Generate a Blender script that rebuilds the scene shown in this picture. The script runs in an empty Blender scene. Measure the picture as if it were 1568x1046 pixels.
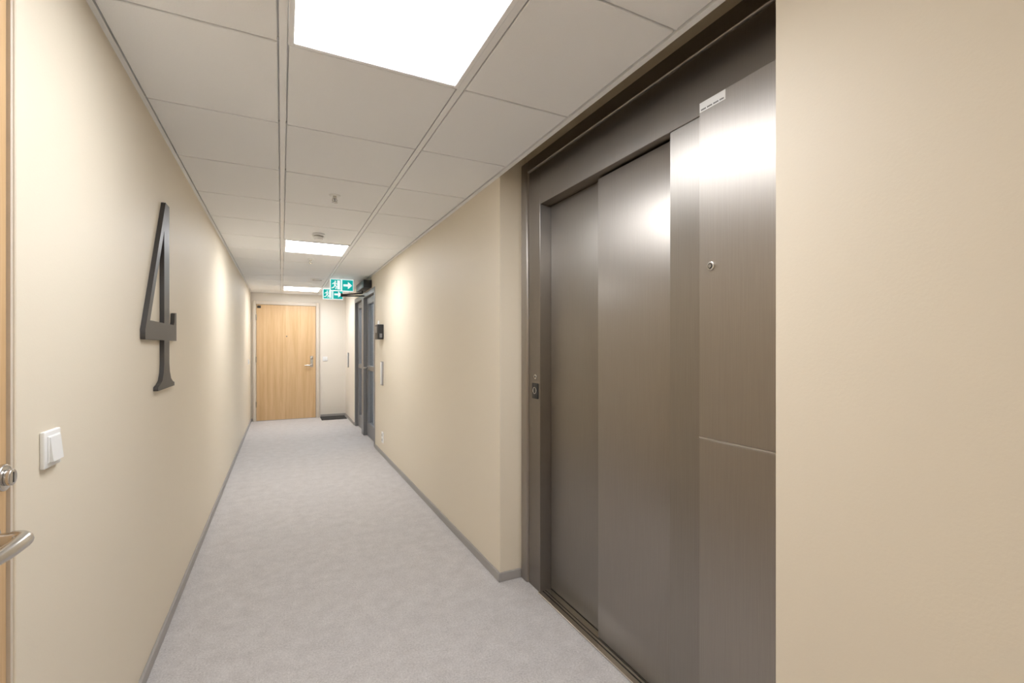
import bpy, bmesh, math
from mathutils import Vector, Matrix
S=bpy.context.scene
S.view_settings.view_transform='Standard'
S.view_settings.look='None'
S.view_settings.exposure=0.0

# ------------------------------------------------------------------ materials
def newmat(name):
    m=bpy.data.materials.new(name); m.use_nodes=True
    nt=m.node_tree; b=nt.nodes['Principled BSDF']
    return m,nt,b
def plain(name,col,rough=.5,metal=0.0,noise=.04,nscale=40,emis=None,es=0):
    m,nt,b=newmat(name)
    tc=nt.nodes.new('ShaderNodeTexCoord'); n=nt.nodes.new('ShaderNodeTexNoise'); n.inputs['Scale'].default_value=nscale
    n.inputs['Detail'].default_value=1
    nt.links.new(tc.outputs['Object'],n.inputs['Vector'])
    mx=nt.nodes.new('ShaderNodeMixRGB')
    mx.inputs[1].default_value=(*[c*(1-noise) for c in col],1); mx.inputs[2].default_value=(*[min(1,c*(1+noise)) for c in col],1)
    nt.links.new(n.outputs['Fac'],mx.inputs[0]); nt.links.new(mx.outputs[0],b.inputs['Base Color'])
    b.inputs['Roughness'].default_value=rough; b.inputs['Metallic'].default_value=metal
    if emis:
        b.inputs['Emission Color'].default_value=(*emis,1); b.inputs['Emission Strength'].default_value=es
    return m
def paint(name,col,bump=.12,scale=160,rough=.55):
    m,nt,b=newmat(name)
    tc=nt.nodes.new('ShaderNodeTexCoord')
    n=nt.nodes.new('ShaderNodeTexNoise'); n.inputs['Scale'].default_value=scale; n.inputs['Detail'].default_value=2
    nt.links.new(tc.outputs['Object'],n.inputs['Vector'])
    b.inputs['Base Color'].default_value=(*col,1)
    bp=nt.nodes.new('ShaderNodeBump'); bp.inputs['Strength'].default_value=bump; bp.inputs['Distance'].default_value=.002
    nt.links.new(n.outputs['Fac'],bp.inputs['Height']); nt.links.new(bp.outputs[0],b.inputs['Normal'])
    b.inputs['Roughness'].default_value=rough
    return m
def carpet(name,c1,c2):
    m,nt,b=newmat(name)
    tc=nt.nodes.new('ShaderNodeTexCoord')
    n=nt.nodes.new('ShaderNodeTexNoise'); n.inputs['Scale'].default_value=130; n.inputs['Detail'].default_value=4; n.inputs['Roughness'].default_value=.75
    n2=nt.nodes.new('ShaderNodeTexNoise'); n2.inputs['Scale'].default_value=11; n2.inputs['Detail'].default_value=6; n2.inputs['Roughness'].default_value=.8
    for k in(n,n2): nt.links.new(tc.outputs['Object'],k.inputs['Vector'])
    ad=nt.nodes.new('ShaderNodeMath'); ad.operation='MULTIPLY_ADD'; ad.inputs[1].default_value=.66
    nt.links.new(n.outputs['Fac'],ad.inputs[0])
    ml=nt.nodes.new('ShaderNodeMath'); ml.operation='MULTIPLY'; ml.inputs[1].default_value=.34
    nt.links.new(n2.outputs['Fac'],ml.inputs[0]); nt.links.new(ml.outputs[0],ad.inputs[2])
    cr=nt.nodes.new('ShaderNodeValToRGB'); cr.color_ramp.elements[0].position=.35; cr.color_ramp.elements[1].position=.65
    cr.color_ramp.elements[0].color=(*c1,1); cr.color_ramp.elements[1].color=(*c2,1)
    nt.links.new(ad.outputs[0],cr.inputs[0]); nt.links.new(cr.outputs[0],b.inputs['Base Color'])
    bp=nt.nodes.new('ShaderNodeBump'); bp.inputs['Strength'].default_value=.5; bp.inputs['Distance'].default_value=.004
    nt.links.new(n.outputs['Fac'],bp.inputs['Height']); nt.links.new(bp.outputs[0],b.inputs['Normal'])
    b.inputs['Roughness'].default_value=.95
    return m
def wood(name,c1,c2):
    m,nt,b=newmat(name)
    tc=nt.nodes.new('ShaderNodeTexCoord'); mp=nt.nodes.new('ShaderNodeMapping'); mp.inputs['Scale'].default_value=(9,9,.35)
    nt.links.new(tc.outputs['Object'],mp.inputs['Vector'])
    n=nt.nodes.new('ShaderNodeTexNoise'); n.inputs['Scale'].default_value=2.2; n.inputs['Detail'].default_value=5; n.inputs['Distortion'].default_value=.6
    nt.links.new(mp.outputs[0],n.inputs['Vector'])
    mp2=nt.nodes.new('ShaderNodeMapping'); mp2.inputs['Scale'].default_value=(120,120,2.5)
    nt.links.new(tc.outputs['Object'],mp2.inputs['Vector'])
    n2=nt.nodes.new('ShaderNodeTexNoise'); n2.inputs['Scale'].default_value=2; nt.links.new(mp2.outputs[0],n2.inputs['Vector'])
    a=nt.nodes.new('ShaderNodeMixRGB'); a.inputs[0].default_value=.35
    nt.links.new(n.outputs['Fac'],a.inputs[1]); nt.links.new(n2.outputs['Fac'],a.inputs[2])
    cr=nt.nodes.new('ShaderNodeValToRGB'); cr.color_ramp.elements[0].position=.35; cr.color_ramp.elements[1].position=.65
    cr.color_ramp.elements[0].color=(*c1,1); cr.color_ramp.elements[1].color=(*c2,1)
    nt.links.new(a.outputs[0],cr.inputs[0]); nt.links.new(cr.outputs[0],b.inputs['Base Color'])
    b.inputs['Roughness'].default_value=.45
    return m
def steel(name,col,rough=.3,var=.10,aniso=.0):
    m,nt,b=newmat(name)
    tc=nt.nodes.new('ShaderNodeTexCoord'); mp=nt.nodes.new('ShaderNodeMapping'); mp.inputs['Scale'].default_value=(300,300,3)
    nt.links.new(tc.outputs['Object'],mp.inputs['Vector'])
    n=nt.nodes.new('ShaderNodeTexNoise'); n.inputs['Scale'].default_value=2; n.inputs['Detail'].default_value=2
    nt.links.new(mp.outputs[0],n.inputs['Vector'])
    mx=nt.nodes.new('ShaderNodeMixRGB'); mx.inputs[1].default_value=(*[c*(1-var) for c in col],1); mx.inputs[2].default_value=(*[min(1,c*(1+var)) for c in col],1)
    nt.links.new(n.outputs['Fac'],mx.inputs[0]); nt.links.new(mx.outputs[0],b.inputs['Base Color'])
    b.inputs['Metallic'].default_value=1; b.inputs['Roughness'].default_value=rough
    if aniso:
        b.inputs['Anisotropic'].default_value=aniso
        tg=nt.nodes.new('ShaderNodeCombineXYZ'); tg.inputs[0].default_value=.2; tg.inputs[1].default_value=1.0
        nt.links.new(tg.outputs[0],b.inputs['Tangent'])
    return m
M_wall=paint('beige_paint',(.82,.735,.595))
M_wallf=paint('beige_paint_far_light',(.83,.77,.68))  # wall beige made paler: the far end's different light put into the colour
M_ceil=paint('ceiling_tile_white',(.94,.94,.94),bump=.25,scale=260,rough=.9)
M_bar=plain('ceiling_bar_white',(.94,.94,.94),.4,noise=.01)
M_carp=carpet('grey_carpet',(.44,.415,.41),(.72,.695,.685))
M_base=plain('grey_baseboard',(.38,.36,.345),.5)
M_oak=wood('oak_veneer',(.60,.38,.185),(.74,.52,.29))
M_frame=plain('door_frame_beige',(.68,.60,.50),.45)
M_white=plain('white_plastic',(.88,.88,.87),.3,noise=.01)
M_steel=steel('brushed_stainless',(.40,.37,.335),.46,aniso=.85)
M_steel_s=steel('brushed_stainless_slow_panel',(.34,.315,.285),.46,aniso=.85)
M_steel_p=steel('brushed_stainless_side',(.36,.335,.305),.44,aniso=.85)
M_steel_c=steel('brushed_stainless_cover',(.42,.39,.355),.48,aniso=.82)
M_steel_d=steel('brushed_stainless_frame',(.30,.275,.25),.43,aniso=.85)
M_chrome=plain('satin_nickel',(.62,.60,.57),.25,1.0)
M_black=plain('black_plastic',(.02,.02,.02),.4)
M_dark=plain('dark_gap',(.015,.014,.013),.8)
M_sign=plain('anthracite_metal',(.075,.07,.068),.45,.3)
M_alu=plain('grey_powdercoat',(.27,.27,.275),.4,.5)
M_mat=carpet('black_mat',(.02,.02,.02),(.06,.06,.06))
M_led=plain('led_diffuser',(.9,.9,.9),.5,emis=(.96,.98,1.02),es=24,noise=0)
M_green=plain('sign_green',(.0,.36,.33),.4,emis=(0,.45,.42),es=.65)
M_signw=plain('sign_white',(.85,.9,.9),.4,emis=(.9,1,1),es=.7)
M_stair=paint('stairwell_paint',(.55,.57,.60))
M_ink=plain('printed_ink',(.1,.1,.1),.6)
m,nt,b=newmat('clear_glass'); b.inputs['Base Color'].default_value=(.85,.92,.96,1); b.inputs['Roughness'].default_value=.02
b.inputs['Transmission Weight'].default_value=1; b.inputs['IOR'].default_value=1.5; M_glass=m

# ------------------------------------------------------------------ mesh builder
class MB:
    def __init__(s): s.bm=bmesh.new(); s.mats=[]
    def mi(s,m):
        if m not in s.mats: s.mats.append(m)
        return s.mats.index(m)
    def _merge(s,t,m,smooth=False):
        i=s.mi(m)
        for f in t.faces: f.material_index=i; f.smooth=smooth
        me=bpy.data.meshes.new('t'); t.to_mesh(me); t.free(); s.bm.from_mesh(me); bpy.data.meshes.remove(me)
    def box(s,a,b,m,bev=0,seg=2):
        t=bmesh.new(); bmesh.ops.create_cube(t,size=1)
        for v in t.verts:
            v.co=Vector([(a[k]+b[k])/2+v.co[k]*(b[k]-a[k]) for k in range(3)])
        if bev: bmesh.ops.bevel(t,geom=t.edges[:],offset=bev,segments=seg,affect='EDGES',profile=.5)
        s._merge(t,m); return s
    def cyl(s,p,q,r,m,r2=None,n=32,bev=0):
        p=Vector(p);q=Vector(q);d=q-p
        t=bmesh.new(); bmesh.ops.create_cone(t,cap_ends=True,segments=n,radius1=r,radius2=r if r2 is None else r2,depth=d.length)
        if bev:
            es=[e for e in t.edges if len(e.link_faces)==2 and any(len(f.verts)>4 for f in e.link_faces)]
            bmesh.ops.bevel(t,geom=es,offset=bev,segments=3,affect='EDGES',profile=.5)
        mat=Matrix.Translation((p+q)/2)@d.to_track_quat('Z','Y').to_matrix().to_4x4()
        bmesh.ops.transform(t,matrix=mat,verts=t.verts[:])
        s._merge(t,m,True)
        return s
    def torus(s,c,axis,R,r,m,n=32,k=10):
        t=bmesh.new(); rings=[]
        for i in range(n):
            a=2*math.pi*i/n; ring=[]
            for j in range(k):
                w=2*math.pi*j/k
                ring.append(t.verts.new(((R+r*math.cos(w))*math.cos(a),(R+r*math.cos(w))*math.sin(a),r*math.sin(w))))
            rings.append(ring)
        for i in range(n):
            for j in range(k):
                t.faces.new((rings[i][j],rings[(i+1)%n][j],rings[(i+1)%n][(j+1)%k],rings[i][(j+1)%k]))
        bmesh.ops.transform(t,matrix=Matrix.Translation(c)@Vector(axis).to_track_quat('Z','Y').to_matrix().to_4x4(),verts=t.verts[:])
        s._merge(t,m,True); return s
    def tube(s,pts,rad,m,n=16,flat=1.0):
        t=bmesh.new(); rings=[]; P=[Vector(p) for p in pts]
        for i,p in enumerate(P):
            d=(P[min(i+1,len(P)-1)]-P[max(i-1,0)]).normalized()
            up=Vector((0,0,1)); sd=d.cross(up)
            if sd.length<1e-4: sd=Vector((1,0,0))
            sd.normalize(); u=sd.cross(d).normalized()
            r=rad[i] if isinstance(rad,(list,tuple)) else rad
            rings.append([t.verts.new(p+sd*math.cos(2*math.pi*k/n)*r*flat+u*math.sin(2*math.pi*k/n)*r) for k in range(n)])
        for i in range(len(rings)-1):
            for k in range(n): t.faces.new((rings[i][k],rings[i][(k+1)%n],rings[i+1][(k+1)%n],rings[i+1][k]))
        t.faces.new(rings[0][::-1]); t.faces.new(rings[-1])
        bmesh.ops.recalc_face_normals(t,faces=t.faces[:])
        s._merge(t,m,True); return s
    def poly(s,pts,ext,m):
        t=bmesh.new(); f=t.faces.new([t.verts.new(p) for p in pts])
        r=bmesh.ops.extrude_face_region(t,geom=[f]); vs=[v for v in r['geom'] if isinstance(v,bmesh.types.BMVert)]
        bmesh.ops.translate(t,verts=vs,vec=ext); bmesh.ops.recalc_face_normals(t,faces=t.faces[:])
        s._merge(t,m); return s
    def done(s,name,parent=None):
        me=bpy.data.meshes.new(name); s.bm.to_mesh(me); s.bm.free()
        for m in s.mats: me.materials.append(m)
        try: me.set_sharp_from_angle(angle=math.radians(35))
        except Exception: pass
        o=bpy.data.objects.new(name,me); bpy.context.collection.objects.link(o)
        if parent: o.parent=parent
        return o

XL,XR=-.49,1.11
ZC=2.298
YF,YB=9.45,-3.15
# ------------------------------------------------------------------ shell
MB().box((XL-.3,YB-.1,-.1),(3.2,YF+.1,0),M_carp).done('floor')
w=MB()
DY0,DY1=.30,1.294
w.box((XL-.15,DY1,0),(XL,YF,2.55),M_wall)
w.box((XL-.15,YB,0),(XL,DY0,2.55),M_wall)
w.box((XL-.15,DY0,2.11),(XL,DY1,2.55),M_wall)
w.done('wall_left')
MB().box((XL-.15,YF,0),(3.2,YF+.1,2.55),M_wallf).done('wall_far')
MB().box((XL-.15,YB-.1,0),(XR+.3,YB,2.55),M_wall).done('wall_back')
NY0,NY1=.7465,2.385
GY0,GY1=6.30,8.20
w=MB()
w.box((XR,YB,0),(XR+.36,NY0,2.55),M_wall)
w.box((1.36,NY0,0),(1.47,NY1,2.55),M_wall)
w.box((1.275,NY0,2.372),(1.36,NY1,2.55),M_wall)
w.box((XR,NY1,0),(XR+.36,2.9,2.55),M_wall)
w.box((XR,2.9,0),(XR+.16,GY0,2.55),M_wall)
w.box((XR,GY0,2.13),(XR+.16,GY1,2.55),M_wall)
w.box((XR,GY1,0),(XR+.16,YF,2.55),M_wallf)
w.done('wall_right')
w=MB()
w.box((2.6,5.5,0),(2.7,YF,2.55),M_stair).box((XR+.16,5.4,0),(2.7,5.5,2.55),M_stair)
w.done('wall_stairwell')
MB().box((XR+.165,5.5,2.5),(2.6,YF,2.55),M_stair).done('ceiling_stairwell')

# ceiling
c=MB()
xs=[XL,.005,.605,XR]
ys=[]; y=-3.15
while y<9.45-1e-3: ys.append(y); y+=.6
ys.append(9.45)
lights={(1,-2.55),(1,1.05),(1,4.65),(1,8.25)}
def isl(i,y): return any(i==a and abs(y-b)<.05 for a,b in lights)
c.box((XL,YB,ZC+.014),(XR,YF,ZC+.05),M_ceil)
for i in range(3):
    for j in range(len(ys)-1):
        if isl(i,ys[j]): continue
        x0=xs[i]+(.017 if i else .022); x1=xs[i+1]-(.017 if i<2 else .03)
        c.box((x0,ys[j]+.005,ZC),(x1,ys[j+1]-.005,ZC+.016),M_ceil,.002,1)
for x in xs[1:3]: c.box((x-.012,YB,ZC+.001),(x+.012,YF,ZC+.016),M_bar,.001,1)
c.box((XL,YB,ZC+.001),(XL+.016,YF,ZC+.016),M_bar)
c.box((XR-.022,YB,ZC-.002),(XR,YF,ZC+.05),M_bar)
for yy in ys:
    c.box((XL,yy-.0025,ZC+.006),(XR-.022,yy+.0025,ZC+.016),M_bar)
c.done('ceiling')
MB().box((XR-.01,NY0-.2,ZC+.052),(XR+.0,NY1+.2,2.55),M_wall).box((XR,NY0,2.55),(1.47,NY1,2.58),M_wall).done('ceiling_bulkhead')
for (i,y) in sorted(lights,key=lambda t:abs(t[1]-1.05)):
    l=MB(); x0,x1=xs[1]+.014,xs[2]-.014; y0,y1=y+.006,y+.594
    fr=.018
    l.box((x0+fr,y0,ZC-.005),(x1-fr,y0+fr,ZC+.013),M_bar,.002,1).box((x0+fr,y1-fr,ZC-.005),(x1-fr,y1,ZC+.013),M_bar,.002,1)
    l.box((x0,y0,ZC-.005),(x0+fr,y1,ZC+.013),M_bar,.002,1).box((x1-fr,y0,ZC-.005),(x1,y1,ZC+.013),M_bar,.002,1)
    l.box((x0+fr,y0+fr,ZC+.001),(x1-fr,y1-fr,ZC+.01),M_led)
    l.done('ceiling_light_panel')

# baseboards
bh,bt=.05,.012
MB().box((XL,DY1+.08,0),(XL+bt,YF-bt,bh),M_base,.002,1).done('baseboard_left')
b_=MB().box((XR-bt,NY1-bt,0),(XR,GY0-.02,bh),M_base,.002,1).box((XR-bt,GY1+.02,0),(XR,YF-bt,bh),M_base,.002,1)
b_.box((XR-bt,YB,0),(XR,NY0,bh),M_base,.002,1).box((XR,NY1-bt,0),(1.24,NY1,bh),M_base,.002,1)
b_.done('baseboard_right')
MB().box((XL+bt,YF-bt,0),(-.46,YF,bh),M_base).box((.66,YF-bt,0),(XR-bt,YF,bh),M_base).done('baseboard_far')

# ------------------------------------------------------------------ elevator
e=MB()
FX=1.25
e.box((FX,2.175,0),(1.36,2.299,2.306),M_steel_d,.002,1)
e.box((FX-.014,2.30,0),(1.36,2.372,2.372),M_steel_c,.010,4)
e.box((FX-.012,NY0,2.306),(1.36,2.30,2.372),M_steel_d,.006,3)
e.box((FX,NY0,2.10),(1.36,2.175,2.306),M_steel_d,.002,1)
e.box((FX+.001,NY0,0),(1.30,1.242,2.10),M_steel_p,.003,1)
e.box((FX-.0145,NY0,1.030),(FX,1.097,1.034),M_chrome)
e.box((FX-.0005,1.0975,0),(FX+.002,1.1000,2.10),M_dark)
e.box((1.345,1.24,0),(1.36,2.175,2.10),M_dark)
elev=bpy.data.objects.new('elevator',None); bpy.context.collection.objects.link(elev)
e.done('frame',elev)
MB().box((FX-.014,NY0,.0),(FX+.002,1.097,1.030),M_steel_c,.002,1).done('cover_lower',elev)
MB().box((FX-.014,NY0,1.034),(FX+.002,1.097,2.134),M_steel_c,.002,1).done('cover_upper',elev)
MB().box((1.318,1.68,.012),(1.343,2.172,2.097),M_steel_s,.003,2).done('door_panel_slow',elev)
MB().box((1.288,1.245,.012),(1.314,1.714,2.092),M_steel,.003,2).done('door_panel_fast',elev)
s_=MB().box((1.236,1.242,0),(1.344,2.174,.010),M_chrome,.002,1)
s_.box((1.262,1.25,.0102),(1.268,2.17,.0108),M_dark).box((1.280,1.25,.0102),(1.284,2.17,.0108),M_dark).box((1.315,1.25,.0102),(1.318,2.17,.0108),M_dark)
s_.done('sill',elev)
k=MB().box((FX-.006,2.19,1.045),(FX,2.255,1.13),M_black,.003,2)
k.torus((FX-.007,2.222,1.09),(1,0,0),.017,.0022,M_chrome)
k.cyl((FX-.008,2.222,1.09),(FX-.002,2.222,1.09),.012,M_black)
k.cyl((FX-.004,2.222,1.165),(FX,2.222,1.165),.014,M_chrome,bev=.001).cyl((FX-.0045,2.222,1.165),(FX,2.222,1.165),.006,M_dark)
k.done('call_button',elev)
k=MB().cyl((FX-.019,1.049,1.589),(FX-.012,1.049,1.589),.015,M_chrome,bev=.002).cyl((FX-.0195,1.049,1.589),(FX-.014,1.049,1.589),.009,M_dark)
k.cyl((FX-.021,1.049,1.589),(FX-.014,1.049,1.589),.006,M_chrome)
k.done('key_switch',elev)
k=MB().box((FX-.0148,.995,2.100),(FX-.0138,1.094,2.131),M_white)
for q in range(22):
    yy=1.088-q*.004
    if q%6==5: continue
    k.box((FX-.0152,yy-.003,2.1045),(FX-.0147,yy,2.109),M_ink)
k.done('label_sticker',elev)

# ------------------------------------------------------------------ number four sign
out=[(2.69,2.01),(2.77,2.01),(2.77,1.44),(2.875,1.44),(2.89,1.455),(2.90,1.50),(2.94,1.505),(2.94,1.36),(2.77,1.36),(2.77,1.25),(2.782,1.21),(2.81,1.175),(2.85,1.158),(2.89,1.15),(2.89,1.133),
 (2.54,1.133),(2.54,1.15),(2.58,1.158),(2.625,1.175),(2.65,1.21),(2.66,1.25),(2.66,1.36),(2.325,1.36),(2.325,1.40)]
hole=[(2.40,1.44),(2.66,1.87),(2.66,1.44)]
cu=bpy.data.curves.new('four','CURVE'); cu.dimensions='2D'; cu.fill_mode='BOTH'; cu.extrude=.0085
for pts in(out,hole):
    sp=cu.splines.new('POLY'); sp.points.add(len(pts)-1); sp.use_cyclic_u=True
    for i,p in enumerate(pts): sp.points[i].co=(p[0]*.965,1.33+(p[1]-1.33)*.965,0,1)
co=bpy.data.objects.new('tmp4',cu); bpy.context.collection.objects.link(co)
dg=bpy.context.evaluated_depsgraph_get(); me=bpy.data.meshes.new_from_object(co.evaluated_get(dg)); bpy.data.objects.remove(co)
me.transform(Matrix(((0,0,1,XL+.009),(1,0,0,0),(0,1,0,0),(0,0,0,1))))
me.materials.clear(); me.materials.append(M_sign)
four=bpy.data.objects.new('floor_number_four_sign',me); bpy.context.collection.objects.link(four)

# ------------------------------------------------------------------ doors
def lever(mb,rose,axis,ldir,L=.12,out=.06,r=.0095):
    rose=Vector(rose);axis=Vector(axis);ldir=Vector(ldir)
    mb.cyl(rose,rose+axis*.009,.026,M_chrome,bev=.002)
    pts=[rose+axis*.008,rose+axis*(out*.6)]
    for a in range(0,91,15):
        t=math.radians(a); pts.append(rose+axis*(out*.6+.4*out*math.sin(t))+ldir*(.4*out*(1-math.cos(t))))
    pts.append(rose+axis*out+ldir*L*.6); pts.append(rose+axis*(out-.004)+ldir*L)
    mb.tube(pts,[r]*2+[r*1.15]*7+[r*1.1,r*.9],M_chrome)
d=MB()
d.box((XL-.045,DY0+.05,.006),(XL-.003,DY1-.012,2.085),M_oak,.002,1)
d.done('leaf')
f=MB()
f.box((XL-.14,DY1-.010,0),(XL+.002,DY1,2.11),M_frame).box((XL-.14,DY0,0),(XL+.002,DY0+.04,2.11),M_frame).box((XL-.14,DY0+.04,2.09),(XL+.002,DY1-.01,2.11),M_frame)
f.box((XL,DY1,0),(XL+.006,DY1+.045,2.155),M_wall,.002,1).box((XL,DY0-.045,0),(XL+.006,DY0,2.155),M_wall,.002,1).box((XL,DY0,2.11),(XL+.006,DY1,2.155),M_wall,.002,1)
f.box((XL-.10,DY0+.04,0),(XL-.05,DY1-.01,2.09),M_dark)
f.done('door_frame')
h=MB()
lever(h,(XL-.003,1.216,.964),(1,0,0),(0,-1,0),L=.13,out=.056,r=.0125)
h.cyl((XL-.003,1.243,1.076),(XL+.012,1.243,1.076),.026,M_chrome,bev=.003).cyl((XL+.012,1.243,1.076),(XL+.022,1.243,1.076),.016,M_chrome,bev=.002)
h.box((XL+.0215,1.2415,1.066),(XL+.0225,1.2445,1.086),M_dark)
h.done('lever_handle')
D=bpy.data.objects.new('door_1',None); bpy.context.collection.objects.link(D)
for n in('leaf','door_frame','lever_handle'): bpy.data.objects[n].parent=D
fx0,fx1=-.40,.575
d=MB().box((fx0,YF-.030,.008),(fx1,YF-.002,2.085),M_oak,.002,1).done('far_leaf')
f=MB()
f.box((fx0-.055,YF-.045,0),(fx0-.004,YF,2.15),M_frame,.003,1).box((fx1+.004,YF-.045,0),(fx1+.06,YF,2.15),M_frame,.003,1).box((fx0-.004,YF-.045,2.089),(fx1+.004,YF,2.15),M_frame,.003,1)
f.box((fx0,YF-.04,0),(fx1,YF-.002,.008),M_base)
f=f.done('far_door_frame')
h=MB()
lever(h,(fx1-.07,YF-.030,.985),(0,-1,0),(-1,0,0),L=.12,out=.05)
h.cyl((fx1-.07,YF-.03,1.12),(fx1-.07,YF-.045,1.12),.026,M_chrome,bev=.003)
h.box((fx1-.095,YF-.033,.95),(fx1-.045,YF-.029,1.16),M_chrome,.002,1)
h.cyl((.085,YF-.03,1.52),(.085,YF-.034,1.52),.012,M_chrome).cyl((.085,YF-.03,1.52),(.085,YF-.0345,1.52),.007,M_black)
h.box((fx0+.01,YF-.033,2.02),(fx0+.07,YF-.0295,2.065),M_black)
for z in(.3,1.1,1.85): h.cyl((fx0-.002,YF-.047,z-.05),(fx0-.002,YF-.047,z+.05),.008,M_chrome)
h=h.done('far_handle')
D=bpy.data.objects.new('door_2',None); bpy.context.collection.objects.link(D)
for n in(d,f,h): n.parent=D
MB().box((.65,9.02,0),(1.085,YF-.02,.012),M_mat,.004,1).done('doormat')

# glazed stairwell door unit
g=MB(); GX=1.15
def member(y0,y1,z0,z1,x0=GX,x1=GX+.07): g.box((x0,y0,z0),(x1,y1,z1),M_alu,.003,1)
member(GY0,GY0+.07,0,2.13,1.105,1.27); member(GY1-.07,GY1,0,2.13,1.105,1.27); member(GY0+.07,GY1-.07,2.06,2.13,1.105,1.27)
member(7.22,7.40,0,2.06,1.10,1.25)
for a,b2 in((GY0+.08,7.21),(7.41,GY1-.08)):
    member(a,a+.09,.01,2.055); member(b2-.09,b2,.01,2.055); member(a+.09,b2-.09,1.96,2.055); member(a+.09,b2-.09,.01,.20); member(a+.09,b2-.09,.98,1.05)
    g.box((GX+.03,a+.088,.20),(GX+.038,b2-.088,.98),M_glass); g.box((GX+.03,a+.088,1.05),(GX+.038,b2-.088,1.965),M_glass)
g.tube([(GX,7.15,1.02),(GX-.05,7.15,1.02),(GX-.055,7.13,1.02),(GX-.055,7.03,1.02)],.01,M_chrome)
D3=bpy.data.objects.new('door_3',None); bpy.context.collection.objects.link(D3)
g.done('glazed_leaves',D3)
k=MB().box((1.0,6.55,2.14),(XR,7.25,2.245),M_black,.006,2)
k.tube([(1.05,7.0,2.14),(1.05,7.0,2.10)],.012,M_black).tube([(1.05,7.0,2.105),(.80,7.28,2.10)],.011,M_black).tube([(.80,7.28,2.085),(1.12,7.16,2.085)],.010,M_black).cyl((.80,7.28,2.07),(.80,7.28,2.12),.016,M_black)
k.box((1.11,7.1,2.065),(1.15,7.2,2.10),M_black)
k.done('door_closer',D3)
# ------------------------------------------------------------------ wall fittings
def switch(name,y,z,wall='L',s=.0425):
    o=MB()
    if wall=='L':
        o.box((XL,y-s,z-s),(XL+.010,y+s,z+s),M_white,.003,3); o.box((XL+.009,y-.031,z-.031),(XL+.013,y+.031,z+.031),M_white,.0015,2)
        o.poly([(XL+.012,y-.028,z-.028),(XL+.020,y-.028,z-.028),(XL+.0145,y-.028,z+.028),(XL+.012,y-.028,z+.028)],(0,.056,0),M_white)
    elif wall=='F':
        o.box((y-s,YF-.010,z-s),(y+s,YF,z+s),M_white,.003,3); o.box((y-.03,YF-.014,z-.03),(y+.03,YF-.009,z+.03),M_white,.0015,2)
        o.box((y-.0015,YF-.0145,z-.03),(y+.0015,YF-.0135,z+.03),M_base)
    return o.done(name)
switch('light_switch',1.455,1.093); switch('light_switch',.74,1.10,'F'); switch('light_switch',8.75,1.08)
o=MB().box((XR-.012,5.72,.16),(XR,5.805,.29),M_white,.003,3)
for zz in(.195,.255):
    o.cyl((XR-.013,5.7625,zz),(XR-.008,5.7625,zz),.019,M_base)
o.done('wall_socket')
o=MB().box((XR-.075,5.72,1.42),(XR,5.90,1.60),M_black,.008,3).box((XR-.078,5.75,1.50),(XR-.074,5.87,1.575),M_alu).box((XR-.05,5.717,1.44),(XR-.02,5.722,1.49),M_alu)
o.done('access_control_box')
MB().box((XR-.02,5.74,.86),(XR,5.82,1.15),M_base,.003,2).box((XR-.026,5.75,.87),(XR-.018,5.81,1.14),M_white,.003,2).done('door_opener_switch')
MB().box((XR-.02,8.95,.95),(XR,9.02,1.22),M_alu,.003,2).box((XR-.025,8.96,.96),(XR-.018,9.01,1.21),M_white,.002,2).done('door_opener_switch')
MB().box((XR-.012,6.0,1.60),(XR,6.06,1.66),M_white,.003,2).box((XR-.016,6.015,1.615),(XR-.01,6.045,1.645),M_white,.002,2).done('wall_sensor')

def sprinkler(x,y):
    o=MB(); o.cyl((x,y,ZC),(x,y,ZC-.006),.036,M_white,r2=.03).cyl((x,y,ZC-.005),(x,y,ZC-.022),.011,M_chrome)
    for s in(-1,1): o.tube([(x+s*.010,y,ZC-.020),(x+s*.015,y,ZC-.032),(x+s*.004,y,ZC-.046)],.0028,M_chrome,n=8)
    o.cyl((x,y,ZC-.020),(x,y,ZC-.045),.0025,M_black,n=10).cyl((x,y,ZC-.045),(x,y,ZC-.048),.017,M_chrome)
    o.done('fire_sprinkler')
sprinkler(.305,3.16); sprinkler(.29,5.58)
o=MB().cyl((.285,4.30,ZC),(.285,4.30,ZC-.022),.052,M_white,bev=.004).cyl((.285,4.30,ZC-.022),(.285,4.30,ZC-.030),.040,M_base).cyl((.285,4.30,ZC-.028),(.285,4.30,ZC-.052),.046,M_white,r2=.034,bev=.003)
o.done('smoke_detector')
MB().cyl((.46,7.2,ZC),(.46,7.2,ZC-.012),.09,M_white,bev=.004).torus((.46,7.2,ZC-.012),(0,0,1),.06,.004,M_base).done('ceiling_vent')

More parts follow.
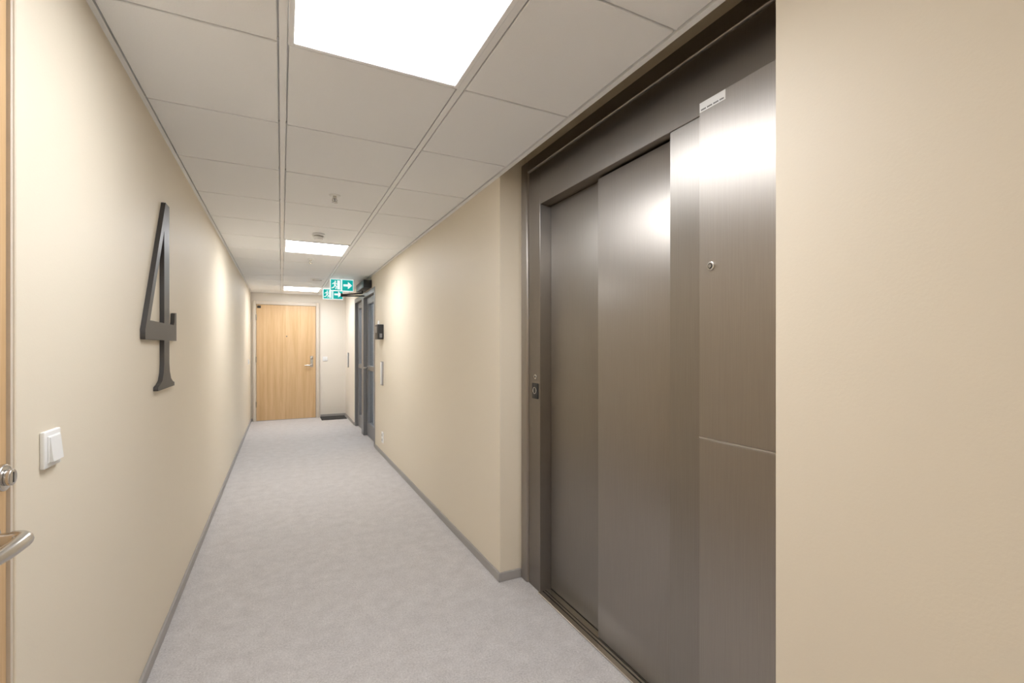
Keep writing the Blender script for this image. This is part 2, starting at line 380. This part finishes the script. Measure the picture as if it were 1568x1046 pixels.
def exitsign(x,y):
    o=MB(); W,H=.155,.085; z=ZC-.105
    o.box((x-W,y-.012,z-H),(x+W,y+.012,z+H),M_signw,.004,2)
    o.box((x-.03,y-.006,z+H),(x+.03,y+.006,ZC),M_white)
    F=y-.0135
    P=lambda pts,m,dy=0:o.poly([(x+a,F-dy,z+b) for a,b in pts],(0,.003,0),m)
    P([(-.148,-.075),(-.015,-.075),(-.015,.075),(-.148,.075)],M_green)
    P([(-.062,-.062),(-.025,-.062),(-.025,.062),(-.062,.062)],M_signw,.001)
    c=[(-.088+.011*math.cos(t*.785),.046+.011*math.sin(t*.785)) for t in range(8)]; P(c,M_signw,.001)
    P([(-.107,.030),(-.088,.034),(-.082,.0),(-.100,-.006)],M_signw,.002)
    P([(-.088,.033),(-.060,.012),(-.064,.006),(-.090,.022)],M_signw,.001)
    P([(-.105,.032),(-.130,.012),(-.126,.006),(-.101,.022)],M_signw,.001)
    P([(-.100,-.004),(-.110,-.030),(-.138,-.042),(-.136,-.052),(-.102,-.038),(-.089,-.004)],M_signw,.001)
    P([(-.094,-.004),(-.082,-.002),(-.066,-.026),(-.078,-.060),(-.088,-.056),(-.079,-.027)],M_signw,.001)
    P([(.003,-.075),(.148,-.075),(.148,.075),(.003,.075)],M_green)
    P([(.020,-.014),(.080,-.014),(.080,-.050),(.135,0),(.080,.050),(.080,.014),(.020,.014)],M_signw,.001)
    o.done('emergency_exit_sign')
exitsign(.76,6.9); exitsign(.76,8.15)

L=bpy.data.lights.new('stairwell_fill','AREA'); L.energy=60; L.size=.5; L.color=(.9,.95,1)  # unseen fill light, added behind the glazing to brighten it
lo=bpy.data.objects.new('stairwell_fill',L); lo.location=(1.9,7.3,2.45); bpy.context.collection.objects.link(lo)

wd=bpy.data.worlds.new('world'); S.world=wd; wd.use_nodes=True
wd.node_tree.nodes['Background'].inputs[0].default_value=(.5,.5,.5,1); wd.node_tree.nodes['Background'].inputs[1].default_value=.3

cam=bpy.data.cameras.new('camera'); co=bpy.data.objects.new('camera',cam); bpy.context.collection.objects.link(co)
cam.sensor_width=36; cam.sensor_fit='HORIZONTAL'; cam.lens=710/1568*36; cam.shift_y=8/1568; cam.clip_start=.02
co.location=(0,0,1.33); co.rotation_euler=(math.pi/2,0,-math.atan2(353,710))
S.camera=co
